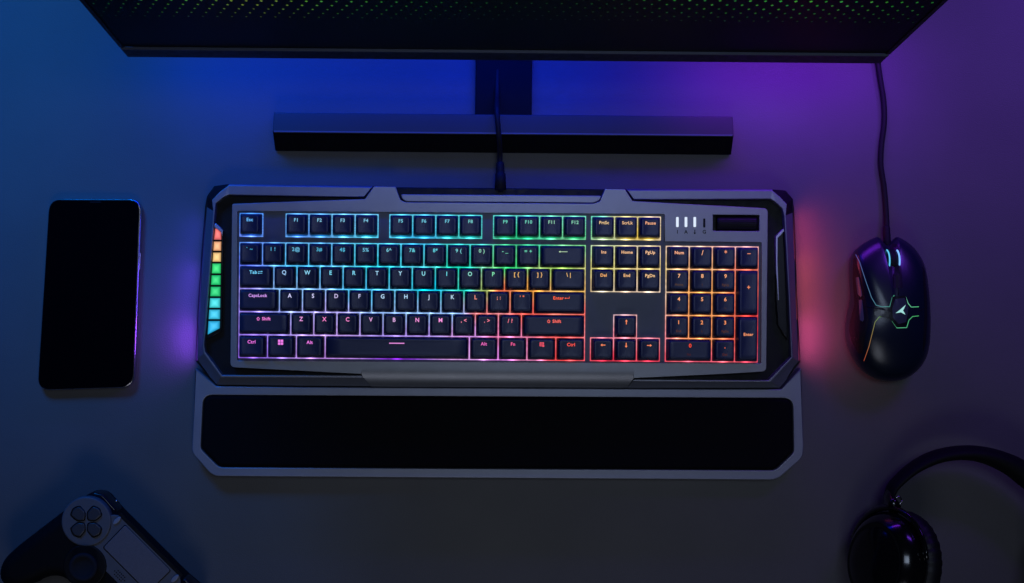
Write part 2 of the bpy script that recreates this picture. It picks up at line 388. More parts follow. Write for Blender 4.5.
def keycap(u, r_, w, h, items, kname='key', label=None):
    """items: list of (type, value, dx_mm, dy_mm, size_mm, dim)"""
    c0 = cell(u, r_); W = w*U-0.00080; Hh = h*U-0.00080
    cx, cy = c0.x+w*U/2, c0.y-h*U/2
    zb, zt = ZD+0.0012, ZD+0.0012+CAPH
    iS, iN, iX = 0.0025, 0.0014, 0.0021
    bm = bmesh.new()
    def ring(x0, x1, y0, y1, r, zf):
        vs = []
        for (qx, qy, a0) in ((x1-r, y1-r, 0), (x0+r, y1-r, 90), (x0+r, y0+r, 180), (x1-r, y0+r, 270)):
            for k in range(4):
                a = R(a0+k*30); x = qx+r*math.cos(a); y = qy+r*math.sin(a)
                vs.append(bm.verts.new((x, y, zf(x, y))))
        # side mid points keep the dish round on wide keys
        return vs
    hx, hy = W/2, Hh/2
    so = 0.0011 if r_ == FR else 0.0
    xt0, xt1, yt0, yt1 = -hx+iX, hx-iX, -hy+iS, hy-iN
    wide = w > 1.6
    def top(x, y, e=0):
        q = min(1, abs(x)/(max(hx-iX, 1e-4))); 
        d = 0.0007*(1-q*q) if not wide else 0.00025*(1-q**6)
        return zt-d-e
    rings = [ring(-hx, hx, -hy+so, hy, .0010, lambda x, y: zb),
             ring(-hx+.00008, hx-.00008, -hy+so+.00008, hy-.00008, .0010, lambda x, y: zb+.0010),
             ring(xt0-.0005, xt1+.0005, yt0-.0005, yt1+.0005, .0020, lambda x, y: zt-.0012),
             ring(xt0-.00012, xt1+.00012, yt0-.00012, yt1+.00012, .0020, lambda x, y: top(x, y)-.0003),
             ring(xt0+.0003, xt1-.0003, yt0+.0003, yt1-.0003, .0018, lambda x, y: top(x, y, .00003))]
    for a, b in zip(rings, rings[1:]):
        for k in range(16):
            f = bm.faces.new((a[k], a[(k+1) % 16], b[(k+1) % 16], b[k])); f.smooth = True
    # dished top grid
    inner = rings[-1]
    cyy = (yt0+yt1)/2
    prev = inner
    for s in (0.8, 0.55, 0.3, 0.1):
        cur = []
        for v in inner:
            x = v.co.x*s; y = cyy+(v.co.y-cyy)*s
            cur.append(bm.verts.new((x, y, top(x, y, .00003))))
        for k in range(16):
            f = bm.faces.new((prev[k], prev[(k+1) % 16], cur[(k+1) % 16], cur[k])); f.smooth = True
        prev = cur
    bm.faces.new(prev).smooth = True
    px, py = to_px(Vector((cx, cy, zt)))
    ncap = len(bm.verts)
    bm.verts.ensure_lookup_table()
    gl = {}
    for typ, val, dx, dy, sz, dim in items:
        TV, TF = text_mesh(val, sz*MM) if typ == 't' else icon(val, sz*MM)
        if typ == 't': TV = [Vector((p.x*(.92 if sz > 4.4 else 1.0), p.y, 0)) for p in TV]
        base = len(bm.verts); vs = []
        for p in TV:
            x, y = p.x+dx*MM, p.y+dy*MM
            q = min(1, abs(x)/(hx-iX)); 
            v = bm.verts.new((x, y, zt-(0.0007*(1-q*q) if not wide else 0)*0.86+.00016 if not wide else zt+.00006)); vs.append(v)
        col = field(LS, px+dx/0.8265, py-dy/0.8265, 4.5)
        col = boost(col, dim, 1.15)
        for f in TF:
            try:
                ff = bm.faces.new([vs[i] for i in f]); ff.material_index = 1
            except ValueError: pass
        gl[(base, len(bm.verts))] = col
    me = bpy.data.meshes.new(kname); bm.to_mesh(me); bm.free()
    a = me.attributes.new('glow', 'FLOAT_COLOR', 'POINT')
    for (b0, b1), c in gl.items():
        for i in range(b0, b1): a.data[i].color = (*c, 1)
    me.transform(Matrix.Translation((cx, cy, 0)))
    o = link(kname, me, [M['cap'], M['glow']], KB)
    if label: o['label'] = label
    PADS.append((u, r_, w, h)); return o
PADS = []
YL = 3.9; BL = 1.25
def T(s, sz=3.5, dx=0, dy=YL, dim=1.0): return ('t', s, dx, dy, sz*(1.12 if sz < 4 else 1.0) if dim > .2 else sz, dim)
def I_(k, sz=1.0, dx=0, dy=YL, dim=1.0): return ('i', k, dx, dy, sz, dim)
FR = -(242.4-213.3)/23.05
keycap(0, FR, 1, 1, [T('Esc')], 'escape_key')
for s, u0 in (('F1 F2 F3 F4', 2), ('F5 F6 F7 F8', 6.5), ('F9 F10 F11 F12', 11)):
    for i, t in enumerate(s.split()): keycap(u0+i, FR, 1, 1, [T(t, dim=.85)])
for i, t in enumerate(('PrtSc', 'ScrLk', 'Pause')): keycap(15.25+i, FR, 1, 1, [T(t, 3.2)])
for i, t in enumerate(('` ~', '1 !', '2@', '3#', '4$', '5%', '6^', '7&', '8*', '9 (', '0 )', '- _', '= +')):
    keycap(i, 0, 1, 1, [T(t, 3.8, dim=.85)])
keycap(13, 0, 2, 1, [I_('back')], 'backspace_key')
keycap(0, 1, 1.5, 1, [T('Tab', 3.5, -1.5), I_('tabarrows', 1, 4.2)], 'tab_key')
for i, t in enumerate('QWERTYUIOP'): keycap(1.5+i, 1, 1, 1, [T(t, 4.9)])
keycap(11.5, 1, 1, 1, [T('[ {', 4.4)]); keycap(12.5, 1, 1, 1, [T('] }', 4.4)]); keycap(13.5, 1, 1.5, 1, [T('\\ |', 4.6)])
keycap(0, 2, 1.75, 1, [T('CapsLock', 3.2)], 'caps_lock_key')
for i, t in enumerate('ASDFGHJKL'): keycap(1.75+i, 2, 1, 1, [T(t, 4.9)])
keycap(10.75, 2, 1, 1, [T('; :', 4.6)]); keycap(11.75, 2, 1, 1, [T("' \"", 4.6)])
keycap(12.75, 2, 2.25, 1, [T('Enter', 3.3, -1.2), I_('enter', 1, 6.0)], 'enter_key')
keycap(0, 3, 2.25, 1, [I_('shift', 1, -4.2), T('Shift', 3.3, 2.4)], 'shift_key')
for i, t in enumerate('ZXCVBNM'): keycap(2.25+i, 3, 1, 1, [T(t, 4.9)])
for i, t in enumerate((', <', '. >', '/ ?')): keycap(9.25+i, 3, 1, 1, [T(t, 4.6)])
keycap(12.25, 3, 2.75, 1, [I_('shift', 1, -4.2), T('Shift', 3.3, 2.4)], 'shift_key')
keycap(0, 4, 1.25, 1, [T('Ctrl', 3.4)]); keycap(1.25, 4, 1.25, 1, [I_('win', 1.15)]); keycap(2.5, 4, 1.25, 1, [T('Alt', 3.4)])
keycap(3.75, 4, 6.25, 1, [I_('space', .9)], 'spacebar')
keycap(10, 4, 1.25, 1, [T('Alt', 3.4)]); keycap(11.25, 4, 1.25, 1, [T('Fn', 3.4)]); keycap(12.5, 4, 1.25, 1, [I_('menu', 1)]); keycap(13.75, 4, 1.25, 1, [T('Ctrl', 3.4)])
for i, t in enumerate(('Ins', 'Home', 'PgUp')): keycap(15.25+i, 0, 1, 1, [T(t, 3.2)])
for i, t in enumerate(('Del', 'End', 'PgDn')): keycap(15.25+i, 1, 1, 1, [T(t, 3.2)])
keycap(16.25, 3, 1, 1, [I_('up', 1)], 'arrow_key')
for i, t in enumerate(('left', 'down', 'right')): keycap(15.25+i, 4, 1, 1, [I_(t, 1)], 'arrow_key')
for i, t in enumerate(('Num', '/', '*', '–')): keycap(18.5+i, 0, 1, 1, [T(t, 3.3 if i == 0 else 5.6)])
num = [[('7', 'Home'), ('8', 'up'), ('9', 'PgUp')], [('4', 'left'), ('5', ''), ('6', 'right')], [('1', 'End'), ('2', 'down'), ('3', 'PgDn')]]
for r_, row in enumerate(num):
    for i, (a, b) in enumerate(row):
        it = [T(a, 4.4)]
        if b in ('up', 'left', 'right', 'down'): it.append(I_(b, .5, 0, -3.2, .06))
        elif b: it.append(T(b, 2.6, 0, -3.2, .07))
        keycap(18.5+i, r_+1, 1, 1, it)
keycap(21.5, 1, 1, 2, [T('+', 5.6, 0, 4.4)], 'plus_key')
keycap(21.5, 3, 1, 2, [T('Enter', 3.0, 0, 4)], 'enter_key')
keycap(18.5, 4, 2, 1, [T('0', 4.4), T('Ins', 2.6, -1, -3.2, .05)]); keycap(20.5, 4, 1, 1, [T('.', 6), T('Del', 2.6, 0, -3.2, .07)])

# backlight: the light guide visible round and between the caps, brighter over each LED and at painted leaks
V = []; Fc = []; G = []
ZB = ZD+0.0008
for (u, r_, w, h) in PADS:
    a = cell(u, r_); e = 0.0003
    nx = max(4, int(round(w*8))); ny = max(4, int(round(h*8))) if r_ != FR else 36
    base = len(V)
    leds = [(a.x+w*U/2, a.y-0.0006)]
    leak_spots = [(a.x+w*U/2, a.y-h*U+0.0009)]  # light leaking at the key's front edge, painted as a hot spot
    jit = random.uniform(.8, 1.2)
    for j in range(ny+1):
        for i in range(nx+1):
            x = a.x-e+(w*U+2*e)*i/nx; y = a.y+e-(h*U+2*e)*j/ny
            p = to_px(Vector((x, y, ZB)))
            c = field(GS, *p)
            k = .38 + .34*random.random()
            for lx, ly in leds: k += 1.0*jit*math.exp(-(((x-lx)/.0030)**2+((y-ly)/.0025)**2))
            for lx, ly in leak_spots: k += 2.2*jit*math.exp(-(((x-lx)/.0026)**2+((y-ly)/.0026)**2))
            cc_ = boost(c, k*1.65, 1.12)
            sd = y-(a.y-h*U)
            if r_ == FR and abs(x-(a.x+w*U/2)) < w*U/2-.0008 and .0004 < sd < .0022:  # F-row front strip: skirt glow and dark line put into the emission colour
                if sd < .00085: cc_ = tuple(v*.08 for v in boost(c, 1, 1.3))
                else: cc_ = boost(c, .30+.75*math.exp(-((x-a.x-w*U/2)/.0042)**2), 1.7)
            V.append((x, y, ZB+ (0.00001*((int(u*4)+int(round(r_))*3) % 7)))); G.append(cc_)
    for j in range(ny):
        for i in range(nx):
            q = base+j*(nx+1)+i
            Fc.append((q, q+nx+1, q+nx+2, q+1))
mesh('key_backlight', V, Fc, M['glow'], KB, glow=G)

# indicator lights
for i, x in enumerate((677.4, 686.0, 694.8)):
    o = slab('indicator_light', [rnd(pxpoly([(x-1.3, 217), (x+1.3, 217), (x+1.3, 227), (x-1.3, 227)], ZP+.0002), .0006)], ZP-.001, ZP+.0002, M['glow'], KB, .0001)
    at = o.data.attributes.new('glow', 'FLOAT_COLOR', 'POINT')
    for d in at.data: d.color = (.75, .85, 1.0, 1)
slab('indicator_light', [rnd(pxpoly([(703.2, 218.5), (705.4, 218.5), (705.4, 227.5), (703.2, 227.5)], ZP+.0002), .0005)], ZP-.001, ZP+.0002, M['black'], KB, .0001)
V = []; Fc = []
for s, x in (('1', 677.4), ('A', 686.0), ('↓', 694.8), ('G', 704.3)):
    TV, TF = text_mesh(s, .0042) if s != '↓' else icon('down', .001)
    p = P(x, 232, ZP+.00015); b = len(V)
    V += [Vector((p.x+q.x, p.y+q.y, p.z)) for q in TV]; Fc += [tuple(b+i for i in f) for f in TF]
mesh('indicator_symbols', V, Fc, M['black'], KB)

# left light bar: nine lenses
def XL(y): return 214.8+(207.6-214.8)*(y-229)/(335-229)
def XR(y): return 221.0+(219.2-221.0)*(y-229)/(335-229)
ys = [229.6, 240.6, 251.6, 262.6, 274.3, 285.8, 297.2, 308.7, 320.1, 334.5]
cols = [(240, 110, 105), (245, 175, 120), (240, 195, 120), (40, 215, 110), (25, 205, 110), (25, 200, 110), (60, 210, 215), (50, 190, 225), (35, 175, 225)]
for i, c in enumerate(cols):
    y0, y1 = ys[i]+1.0, ys[i+1]-1.0
    pts = [(XL(y0), y0), (XR(y0), y0), (XR(y1), y1), (XL(y1), y1)]
    if i == 0: pts = [(215.2, 228.6), (217, 228.6), (XR(y0)-.2, 232.5), (XR(y1), y1), (XL(y1), y1)]
    if i == 8: pts = [(XL(y0), y0), (XR(y0), y0), (XR(y0)-.2, 328.3), (XL(y1), y1+1)]
    z = .0185
    V = [P(x, y, z-(.0014 if x < 216 else 0)) for x, y in pts]; n = len(V)
    cc = sum(V, Vector())/n
    mid_ = [v.lerp(cc, .45)+Vector((0, 0, .0002)) for v in V]
    V = V + mid_ + [cc+Vector((0, 0, .0003))] + [Vector((v.x, v.y, .0128)) for v in V]
    Fc = []
    for k in range(n):
        k2 = (k+1) % n
        Fc += [(k, k2, n+k2, n+k), (n+k, n+k2, 2*n), (k, 2*n+1+k, 2*n+1+k2, k2)]
    q = lin(*c)
    G = [tuple(v*.62 for v in q)]*n + [tuple(v*1.15+.03 for v in q)]*n + [tuple(v*1.4+.08 for v in q)] + [tuple(v*.3 for v in q)]*n
    o = mesh('light_lens', V, Fc, M['glow'], KB, glow=G); fixnormals(o.data)
slab('light_bar_trim', [pxpoly([(214.2, 224.4), (215.6, 223.4), (222.6, 230.0), (222.2, 236), (220.6, 231.5), (214.6, 227.2)], .0195)], .0125, .0195, M['trim'], KB, .0002)
slab('light_bar_housing', [pxpoly([(213.6, 225), (223.3, 231), (221.6, 331), (206.0, 340), (207.5, 320)], .0165)], .0125, .0165, M['blackgloss'], KB, .0003)
# right housing with its bevelled rim
slab('light_bar_housing', [pxpoly([(783.2, 229.3), (776.2, 236.5), (776.2, 300), (778.0, 325), (787.5, 340), (786.0, 290)], .0175)], .0125, .0175, M['blackgloss'], KB, .0006)
slab('light_bar_trim', [pxpoly([(783.6, 228.6), (784.3, 231), (777.8, 238), (777.6, 262), (779.0, 300), (778.2, 300), (776.2, 270), (775.9, 236.3)], .0185)], .0125, .0185, M['trim'], KB, .0002)

# side glow strips under the overhang, shining onto the desk
def side_strip(pts, cols, name='side_light'):
    V = []; G = []; Fc = []
    for (x, y, sx), c in zip(pts, cols):
        p = P(x, y, .010)
        q = p+Vector((-sx*.0006, 0, 0))
        V += [Vector((q.x, q.y, .0035)), Vector((q.x-sx*.0006, q.y, .0085))]; G += [c, c]
    for i in range(len(pts)-1): Fc.append((2*i, 2*i+1, 2*i+3, 2*i+2))
    return mesh(name, V, Fc, M['glow'], KB, glow=G)
side_strip([(206.5, 215, -1), (203, 256, -1), (199.5, 300, -1), (197, 345, -1), (196.4, 360, -1)], [(.01, .01, .20), (.04, .02, .6), (.10, .03, 1.1), (.25, .05, 2.0), (.3, .1, 2.2)])
side_strip([(792.3, 205, 1), (793.5, 225, 1), (795, 262, 1), (796.5, 300, 1), (799, 345, 1), (799.3, 360, 1)], [(.25, .02, .10), (.7, .06, .10), (1.1, .12, .10), (1.1, .10, .12), (1.5, .10, .7), (1.6, .15, 1.0)])
# cable
zc = 0.012
path = [P(498.5, 20, .006), P(497.5, 70, .006), P(497, 95, .012), P(497, 111, .0275), P(498.2, 128, .0285), P(499.5, 142, .0235), P(500, 156, .013), P(500.3, 172, .012), P(500.5, 192, .012)]
cb = tube('cable', smooth_open(path, 8), .0021, M['cable'], KB)
pth = [P(500.2, 162, .0125), P(500.2, 163, .0125), P(500.3, 170, .012), P(500.3, 173, .012), P(500.4, 174, .012), P(500.5, 190, .012)]
tube('strain_relief', pth, [.0026, .0033, .0036, .0036, .0044, .0048], M['cable'], cb, 14)
reparent_keep(KB)

# ------------------------------------------------------------------ wrist rest
WR = thing('wrist_rest', 'long black padded wrist rest with slate rim below the keyboard', 'wrist rest', P(498, 430, 0))
out = rnd(pxpoly([(195.2, 368), (216.2, 386.2), (300, 387.2), (700, 389.2), (781.5, 389.2), (801.3, 368), (803.8, 446), (803.0, 457.5), (777, 480), (212.5, 476.3), (191.8, 452.5), (192, 444)], .0135), [.001, .001, .001, .001, .001, .001, .003, .006, .006, .006, .006, .003])
padp = [(203.2, 395), (793, 398.2), (794, 452.5), (775.5, 470.3), (219, 467.3), (200.6, 449)]
ino = rnd(pxpoly(padp, .0135), [.008, .008, .003, .004, .004, .003])
slab('rest_frame', [out, ino], .001, .0135, M['rest'], WR, .0009)
ino2 = rnd(pxpoly([(x+(.6 if x < 500 else -.6), y+(.6 if y < 430 else -.6)) for x, y in padp], .0145), [.008, .008, .003, .004, .004, .003])
slab('cushion', [ino2], .002, .0150, M['pad'], WR, .0030, 5, smooth=True)
# rear lip tucked against the keyboard, filling up to the chamfered corners
reparent_keep(WR)

# ------------------------------------------------------------------ monitor
t_ = R(7.0); DU = Vector((0, math.sin(t_), math.cos(t_))); DN = Vector((0, -math.cos(t_), math.sin(t_)))
mzb = .135
A = P(127.5, 59, mzb); B = P(880.5, 62, mzb)
MO = thing('monitor', 'large black monitor at the top edge with faint green dots on its screen', 'monitor', Vector(((A.x+B.x)/2, A.y+.03, 0)))
XA, XB, Y0 = A.x, B.x, (A.y+B.y)/2
def mp(x, v, n): return Vector((x, Y0, mzb)) + DU*v + DN*n      # n: towards the viewer
def obox(name, x0, x1, v0, v1, n0, n1, m, parent, bev=.0006):
    V = [mp(x, v, n) for x in (x0, x1) for v in (v0, v1) for n in (n0, n1)]
    Fc = [(0, 1, 3, 2), (4, 6, 7, 5), (0, 4, 5, 1), (2, 3, 7, 6), (0, 2, 6, 4), (1, 5, 7, 3)]
    o = mesh(name, V, Fc, m, parent); fixnormals(o.data)
    if bev:
        b = o.modifiers.new('b', 'BEVEL'); b.width = bev; b.segments = 2
    return o
HM = .335
obox('back_housing', XA+.004, XB-.004, .004, HM-.004, -.034, -.004, M['mon'], MO, .008)
# bezel: chin and side rims
ch = .0205
obox('chin', XA, XB, 0, ch, -.0039, .0, M['mon'], MO, .0007)
obox('chin_ridge', XA+.001, XB-.001, ch, ch+.0016, -.0039, .0010, M['deck'], MO, .0004)
obox('bezel', XA, XA+.003, ch+.0018, HM, -.0038, -.0002, M['mon'], MO, .0003)
obox('bezel', XB-.003, XB, ch+.0018, HM, -.0038, -.0002, M['mon'], MO, .0003)
obox('bezel', XA+.0032, XB-.0032, HM-.006, HM, -.0038, -.0002, M['mon'], MO, .0003)
V = [mp(XA+.0032, ch+.0018, -.001), mp(XB-.0032, ch+.0018, -.001), mp(XB-.0032, HM-.0062, -.001), mp(XA+.0032, HM-.0062, -.001)]
Fc = [(0, 1, 2, 3)]; G = [(0, 0, 0)]*4; MI = [0]
random.seed(3)
spx = .0098; spv = .0078
for j in range(36):
    v = .092+j*spv
    if v > HM-.02: break
    n = int((XB-XA)/spx)
    for i in range(n+1):
        x = XA+.006+((i+.38*j) % n)*spx
        if x > XB-.006: continue
        f = (x-XA)/(XB-XA)
        amp = .10+.9*math.exp(-((f-.22)/.17)**2)+.85*math.exp(-((f-.84)/.17)**2)
        amp *= min(1, max(0.0, (v-.080)/.055))**1.5*random.uniform(.55, 1.1)
        yel = math.exp(-((f-.20)/.07)**2)
        c = (0.02+.22*yel+.05*random.random(), .42, .03+.04*random.random())
        k = amp*.75
        b = len(V); sx, sv = .00085+.0004*amp, .0012+.0006*amp
        V += [mp(x-sx, v, -.0007), mp(x, v-sv, -.0007), mp(x+sx, v, -.0007), mp(x, v+sv, -.0007)]
        Fc.append((b, b+1, b+2, b+3)); MI.append(1); G += [tuple(q*k for q in c)]*4
mesh('screen', V, Fc, [M['screen'], M['glow']], MO, glow=G, mats=MI)
# stand: neck behind, flat foot arm on the desk and low cross bar in front
nx0, nx1 = P(475.5, 80, .008).x, P(532, 80, .008).x
foot_back = Y0+.13
def wbox(name, x0, x1, y0, y1, z0, z1, m, parent, bev=.001):
    V = [(x, y, z) for x in (x0, x1) for y in (y0, y1) for z in (z0, z1)]
    Fc = [(0, 1, 3, 2), (4, 6, 7, 5), (0, 4, 5, 1), (2, 3, 7, 6), (0, 2, 6, 4), (1, 5, 7, 3)]
    o = mesh(name, V, Fc, m, parent); fixnormals(o.data)
    if bev:
        b = o.modifiers.new('b', 'BEVEL'); b.width = bev; b.segments = 2
    return o
yb0 = P(500, 112, .018).y
wbox('stand_foot', nx0, nx1, yb0-.004, foot_back, .001, .008, M['stand_front'], MO)
wbox('stand_neck', nx0+.004, nx1-.004, Y0+.075, Y0+.105, .008, .30, M['black'], MO, .003)
wbox('stand_mount', nx0, nx1, Y0+.03, Y0+.08, .20, .29, M['black'], MO, .003)
# cross bar, profile (y, z): rear top, front top, sloping black front
zb_t, zb_r = .0225, .0205
pr_l = [(P(274, 113.3, zb_r)), (P(272.6, 132.8, zb_t)), (P(275.2, 152.6, .0015))]
pr_r = [(P(732.6, 115.8, zb_r)), (P(733.8, 134.6, zb_t)), (P(731.2, 153.4, .0015))]
yr = (pr_l[0].y+pr_r[0].y)/2; yf = (pr_l[1].y+pr_r[1].y)/2; yg = (pr_l[2].y+pr_r[2].y)/2
V = []
for s, pr in ((0, pr_l), (1, pr_r)):
    V += [Vector((pr[0].x, yr, zb_r)), Vector((pr[1].x, yf, zb_t)), Vector((pr[1].x, yf-.0006, zb_t-.0012)), Vector((pr[2].x, yg, .0015)), Vector((pr[2].x, yr+.001, .0015))]
Fc = [(0, 1, 6, 5), (1, 2, 7, 6), (2, 3, 8, 7), (3, 4, 9, 8), (4, 0, 5, 9), (0, 4, 3, 2, 1), (5, 6, 7, 8, 9)]
SB = thing('soundbar', 'long low black soundbar lying under the monitor', 'soundbar', P(503, 135, 0))
xm = [pr_l[1].x, pr_r[1].x]
o = mesh('soundbar_body', V, Fc, [M['stand'], M['stand_front']], SB, mats=[0, 0, 1, 1, 1, 0, 0]); fixnormals(o.data)
b = o.modifiers.new('b', 'BEVEL'); b.width = .0006; b.segments = 3
# perforated front grille, a hair proud of the sloping front
gd = Vector((0, yg-(yf-.0006), .0015-(zb_t-.0012))); gl_ = gd.length; gd.normalize(); gn = Vector((0, gd.z, -gd.y)).normalized()
if gn.y > 0: gn = -gn
V = []; Fc = []
x0, x1 = xm[0]+.004, xm[1]-.004; nx, ny = 150, 7
def gp(x, t, d): return Vector((x, yf-.0006, zb_t-.0012))+gd*(gl_*t)+gn*d
V += [gp(x0, .08, .0004), gp(x1, .08, .0004), gp(x1, .94, .0004), gp(x0, .94, .0004), gp(x0, .08, -.0005), gp(x1, .08, -.0005), gp(x1, .94, -.0005), gp(x0, .94, -.0005)]
Fc += [(0, 1, 2, 3), (0, 4, 5, 1), (1, 5, 6, 2), (2, 6, 7, 3), (3, 7, 4, 0)]
o = mesh('grille', V, Fc, M['grille'], SB); fixnormals(o.data)
ly = yf-.0001
tr = mesh('edge_highlight', [(xm[0]+.001, ly+.0010, zb_t+.0001), (xm[1]-.001, ly+.0010, zb_t+.0001), (xm[1]-.001, ly, zb_t+.00015), (xm[0]+.001, ly, zb_t+.00015), (xm[1]-.001, ly-.0006, zb_t-.0006), (xm[0]+.001, ly-.0006, zb_t-.0006)], [(0, 1, 2, 3), (3, 2, 4, 5)], M['deck'], SB)  # paler strip laid on to paint the front edge's highlight
reparent_keep(SB)
reparent_keep(MO)

# ------------------------------------------------------------------ phone
PH = thing('phone', 'black smartphone lying face up with dark screen at the left', 'phone', P(90, 294, 0))
zt = .0082
q = [(48.6, 198.4), (141.4, 198.6), (133.8, 387.6), (36.6, 390.6)]
ph_o = rnd(pxpoly(q, zt), .0115, 8)
slab('phone_frame', [ph_o], .0006, zt-.0008, M['chrome'], PH, .0014, 4, smooth=True)
q2 = [(49.4, 199.3), (140.2, 199.5), (132.7, 386.7), (37.6, 389.6)]
slab('phone_screen', [rnd(pxpoly(q2, zt), .011, 8)], zt-.0012, zt, M['glass'], PH, .0006, 3, smooth=True)
slab('side_button', [rnd(pxpoly([(138.4, 253), (140.9, 253), (140.2, 270), (137.7, 270)], .0045), .0003)], .0034, .0056, M['chrome'], PH, .0003)
# earpiece slot
slab('earpiece', [rnd(pxpoly([(90, 201.6), (101, 201.7), (101, 202.6), (90, 202.5)], zt), .0003)], zt-.0002, zt+.00008, M['black'], PH, 0)
reparent_keep(PH)

# ------------------------------------------------------------------ mouse
MS = thing('mouse', 'black wired gaming mouse with glowing lines and white badge', 'mouse', P(888, 312, 0))
mo_px = [(877, 236.9), (881, 240), (887.5, 245.5), (894, 240), (898.5, 236.9), (909.6, 243.5), (918.5, 254), (924.5, 268), (927.5, 290), (929, 317), (928, 345), (922.5, 363), (910, 376),
         (896, 381.2), (880, 380.2), (866, 373.5), (855.5, 361), (849, 345), (847.6, 331), (850.0, 312), (853.2, 294.5), (852.2, 278), (852.3, 262), (855, 251.5), (864, 243.5)]
z_out = .017
base = smooth_closed(pxpoly(mo_px, z_out), 4)
cen = P(886, 318, z_out).xy; yA = P(888, 237, z_out).y; yB = P(888, 381, z_out).y
def crown(y):
    t = (yA-y)/(yA-yB)          # 0 front .. 1 back
    return .62+.38*math.sin(min(1, max(0, t*1.15+.12))*math.pi*.62) - .10*max(0, t-.7)/.3
prof = [(.90, .0012), (.95, .004), (.985, .010), (1.0, .017), (.985, .0225), (.93, .028), (.84, .0325), (.72, .0360), (.56, .0385), (.38, .0400), (.18, .0407)]
V = []; Fc = []; n = len(base)
for s, z in prof:
    for p in base:
        w = cen+(p-cen)*s
        # undo perspective drift of the rim while going down or up
        zz = z if z < .012 else .012+(z-.012)*crown(w.y)
        V.append(Vector((w.x, w.y, zz)))
for i in range(len(prof)-1):
    for k in range(n): Fc.append((i*n+k, i*n+(k+1) % n, (i+1)*n+(k+1) % n, (i+1)*n+k))
V.append(Vector((cen.x, cen.y, .012+.0290*crown(cen.y)))); top_i = len(V)-1
for k in range(n): Fc.append(((len(prof)-1)*n+k, (len(prof)-1)*n+(k+1) % n, top_i))
Fc.append(tuple(range(n))[::-1])
mb = mesh('mouse_body', V, Fc, M['mouse'], MS, smooth=True); fixnormals(mb.data)
bmb = bmesh.new(); bmb.from_mesh(mb.data); BV = BVHTree.FromBMesh(bmb)
CAMP = Vector((0, 0, H))
def drape(pts, lift=.0003, bv=BV):
    out = []
    for x, y in pts:
        d = (P(x, y, 0)-CAMP).normalized()
        h, nn, _, _ = bv.ray_cast(CAMP, d)
        if h is None: h = P(x, y, .012); nn = Vector((0, 0, 1))
        if nn.z < 0: nn = -nn
        out.append(h+nn*lift)
    return out
def zc4(x, y): return (820+x/3.07, 210+y/3.07)
def dense(pts, n=6):
    return [tuple(v) for v in smooth_open([Vector((x, y)) for x, y in pts], n)]
def line_light(pts, c0, c1, r=.00026, k=1.0):
    zz_ = [zc4(*p) for p in pts]; fine = []
    for a, b in zip(zz_, zz_[1:]):
        fine += [(a[0]+(b[0]-a[0])*k_/6, a[1]+(b[1]-a[1])*k_/6) for k_ in range(6)]
    pp = drape(fine+[zz_[-1]], .0001)
    n = len(pp); V, Fc = tube_data(pp, r, 6); c0 = lin(*c0); c1 = lin(*c1)
    G = [tuple((a*(1-(i//6)/n)+b*(i//6)/n)*k for a, b in zip(c0, c1)) for i in range(len(V))]
    return mesh('light_line', V, Fc, M['glow'], MS, smooth=True, glow=G)
def patch(name, pts, m, lift=.0003, parent=None, glow=None):
    """draped filled polygon (fan about its centre, subdivided) so it follows the shell"""
    N = len(pts); cx = sum(p[0] for p in pts)/N; cy = sum(p[1] for p in pts)/N
    ring = []
    for i in range(N):
        a, b = pts[i], pts[(i+1) % N]
        for k in range(4): ring.append((a[0]+(b[0]-a[0])*k/4, a[1]+(b[1]-a[1])*k/4))
    K = 6; V = []; Fc = []
    n = len(ring)
    edge = drape(ring, -.0008); V += edge
    for j in range(K):
        s = 1-j/K
        V += drape([(cx+(x-cx)*s, cy+(y-cy)*s) for x, y in ring], lift)
    V += drape([(cx, cy)], lift)
    for j in range(K):
        for k in range(n): Fc.append((j*n+k, j*n+(k+1) % n, (j+1)*n+(k+1) % n, (j+1)*n+k))
    for k in range(n): Fc.append((K*n+k, K*n+(k+1) % n, len(V)-1))
    o = mesh(name, V, Fc, m, parent or MS, glow=[glow]*len(V) if glow else None); fixnormals(o.data); return o
# centre spine (slot in front, badge behind)
patch('wheel_slot', [zc4(*p) for p in ((212, 108), (222, 102), (244, 108), (254, 240), (226, 240))], M['blackgloss'], .0002)
patch('centre_badge', [zc4(*p) for p in ((222, 266), (262, 263), (273, 302), (266, 350), (256, 360), (234, 360), (216, 334), (168, 324), (166, 302), (214, 298))], M['blackgloss'], .0006)
patch('badge_plate', [zc4(*p) for p in ((230, 274), (258, 270), (271, 300), (263, 344), (240, 350), (223, 330), (221, 302))], M['badge'], .0009)
patch('badge_logo', [zc4(*p) for p in ((261, 292), (253, 309), (260, 321), (247, 314), (231, 317), (245, 306))], M['glow'], .0013, glow=(.35, .72, .70))
line_light([(110, 137), (122, 160), (138, 210), (158, 268), (172, 292), (190, 297), (214, 297), (222, 268), (228, 262)], (90, 90, 190), (90, 200, 150), k=.65)
line_light([(262, 264), (270, 286), (280, 298), (303, 297)], (130, 220, 190), (80, 200, 120), k=.9)
line_light([(135, 463), (150, 420), (160, 380), (169, 344), (182, 328), (216, 326)], (190, 80, 50), (90, 190, 110), k=.7)
line_light([(303, 325), (284, 327), (273, 338), (266, 361), (236, 362), (221, 340)], (80, 200, 110), (100, 210, 160), k=.75)
# seam between the two main buttons and the rear shell
def seam(pts, r=.00035):
    pp = drape(dense([zc4(*p) for p in pts]), .00002)
    V, Fc = tube_data(pp, r, 6); return V, Fc
V, Fc = [], []
for pts in (((240, 240), (241, 262)), ((168, 300), (120, 292), (106, 250)), ((303, 310), (326, 300))):
    v, f = seam(pts); b = len(V); V += v; Fc += [tuple(b+i for i in q_) for q_ in f]
mesh('shell_seam', V, Fc, M['black'], MS)
